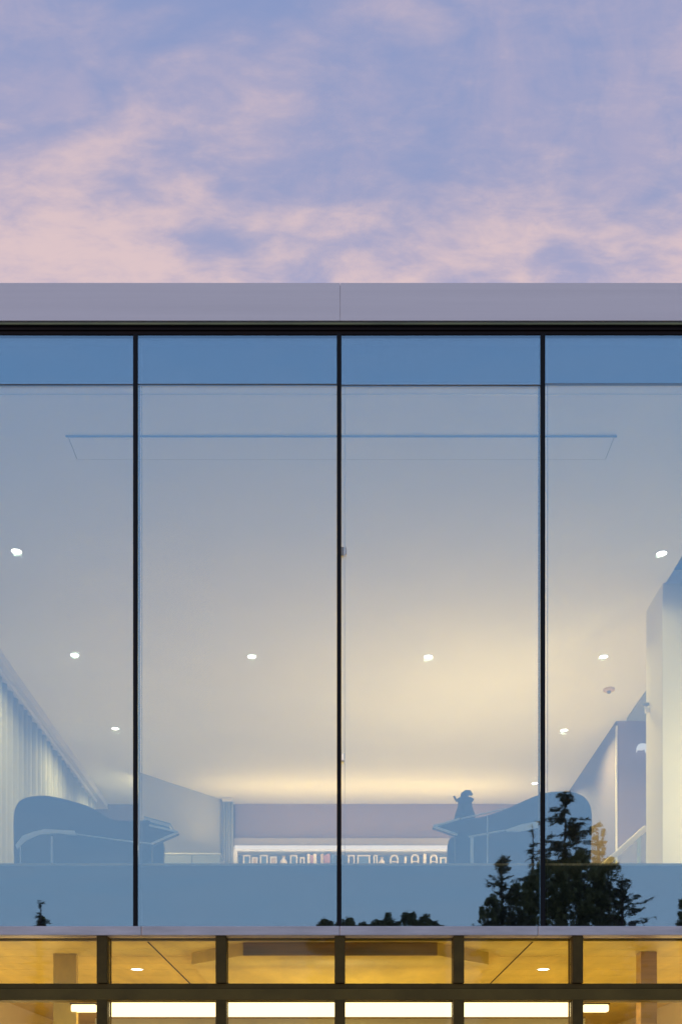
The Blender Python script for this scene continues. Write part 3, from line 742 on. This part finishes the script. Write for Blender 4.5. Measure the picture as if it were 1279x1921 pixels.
def broadleaf(px, ptop, dist, half_px, label, seed, deep=None, leaves=5200, size=.085, open_=.55, name='broadleaf_tree', sy=1.0):
    r = random.Random(seed); top = RP(px, ptop, dist); k = dist / F; rad = half_px * k
    H = top.z; ch = rad * 2.2 * sy if deep is None else deep
    t = thing(name, label, 'tree', (top.x, top.y, 0), 'trees in the garden opposite')
    cz = H - ch * .5
    b = MB(); b.tube([(0, 0, 0), (.05, 0, cz * .5), (0, .05, cz), (0, 0, H - ch * .12)], [.17, .13, .09, .02], 9)
    # dome on top, straight below, drawn in at the foot of the crown
    dome = min(ch * .5, rad * 1.15)
    def prof(d):
        if d < dome: return rad * math.sqrt(max(.02, 1 - (1 - d / dome) ** 2))
        return rad * (1 - .55 * max(0, (d - ch * .6) / (ch * .4)) ** 2)
    clumps = []
    for i in range(72):
        a_ = r.uniform(0, 2 * math.pi); d = ch * (i / 72) ** 1.15 * r.uniform(.85, 1.0); q = prof(d) * math.sqrt(r.uniform(.1, 1.0)) * r.uniform(.8, 1.08)
        c = Vector((math.cos(a_) * q, math.sin(a_) * q, H - d - rad * .1))
        clumps.append((c, rad * r.uniform(.09, .24)))
        if i % 5 == 0: b.tube([(0, 0, c.z - rad * .6), tuple(c * .5 + Vector((0, 0, c.z * .5 - rad * .2))), tuple(c)], [.03, .02, .006], 5)
    cs = []
    for i in range(leaves):
        if i % 5 == 0:
            a_ = r.uniform(0, 2 * math.pi); d = r.random() * ch; q = prof(d) * math.sqrt(r.random()) * .85
            cs.append((math.cos(a_) * q, math.sin(a_) * q, H - d - rad * .15)); continue
        c, rr = r.choice(clumps)
        v_ = Vector((r.gauss(0, 1), r.gauss(0, 1), r.gauss(0, 1)))
        v_ = v_.normalized() * rr * (r.random() ** open_)
        cs.append(tuple(c + v_))
    b.smooth = True
    b.build('trunk', M['bark'], t).matrix_parent_inverse = Matrix()
    quads(cs, seed, size, M['leaf'], 'crown', t, 1.0)
    return t
conifer(1058, 1489, 27, 46, 1620, 'tall narrow dark conifer mirrored behind the right mullion', 1, 40, -.06, 24, 0, .05, .34)
broadleaf(1085, 1606, 26.5, 70, 'broad dark tree mirrored below the tall conifer', 2, 7.0, 34000, .055)
broadleaf(1020, 1618, 26, 52, 'dense leafy tree mirrored left of the tall conifer', 3, 6.0, 24000, .055)
conifer(1003, 1545, 28, 22, 1640, 'thin twiggy conifer mirrored just left of the right mullion', 4, 30, .05, 8, 0, .045)
conifer(945, 1598, 25, 40, 1735, 'feathery conifer mirrored at the left side of the tree group', 5, 44, .35, 17)
broadleaf(928, 1678, 25, 30, 'small round tree mirrored lowest at the left of the tree group', 6, 5.0, 14000, .05)
broadleaf(975, 1655, 25.5, 34, 'leafy bush tree mirrored between the feathery conifer and the right mullion', 16, 5.6, 14000, .05)
conifer(1165, 1650, 26, 46, 1740, 'wispy spreading tree mirrored at the right of the tree group', 7, 34, .30, 10)
broadleaf(1120, 1545, 27.5, 17, 'slender young tree mirrored against the pale stair wall', 8, 3.2, 2400, .045, 1.0)
broadleaf(1140, 1612, 28, 34, 'leafy low tree mirrored under the cream handrail', 18, 6.0, 12000, .055)
labs = ['low far tree mirrored just left of the central mullion', 'far tree mirrored just right of the central mullion', 'lowest far tree mirrored in the third pane', 'far round tree mirrored at the left of the tree row', 'far tree mirrored second in the tree row',
        'tallest far tree mirrored in the middle of the tree row', 'far green tree mirrored at the right of the tree row', 'tiny far tree mirrored at the right end of the tree row']
for i, (px, pt, hw) in enumerate([(612, 1725, 22), (655, 1721, 20), (682, 1727, 14), (714, 1721, 13), (737, 1716, 16), (766, 1712, 19), (803, 1717, 15), (823, 1729, 8)]):
    broadleaf(px, pt, 42, hw * 1.9, labs[i], 30 + i, 6.5, 16000, .07)
conifer(72, 1688, 30, 14, 1740, 'thin pointed conifer mirrored at the far left above the sill', 50, 22, .2, 8)
broadleaf(74, 1717, 30.5, 8, 'little round tree mirrored at the far left above the sill', 51, .6, 900, .05)
broadleaf(1290, 1680, 28, 22, 'leafy tree cut off by the right edge of the photograph', 52, 1.6, 3000, .06)
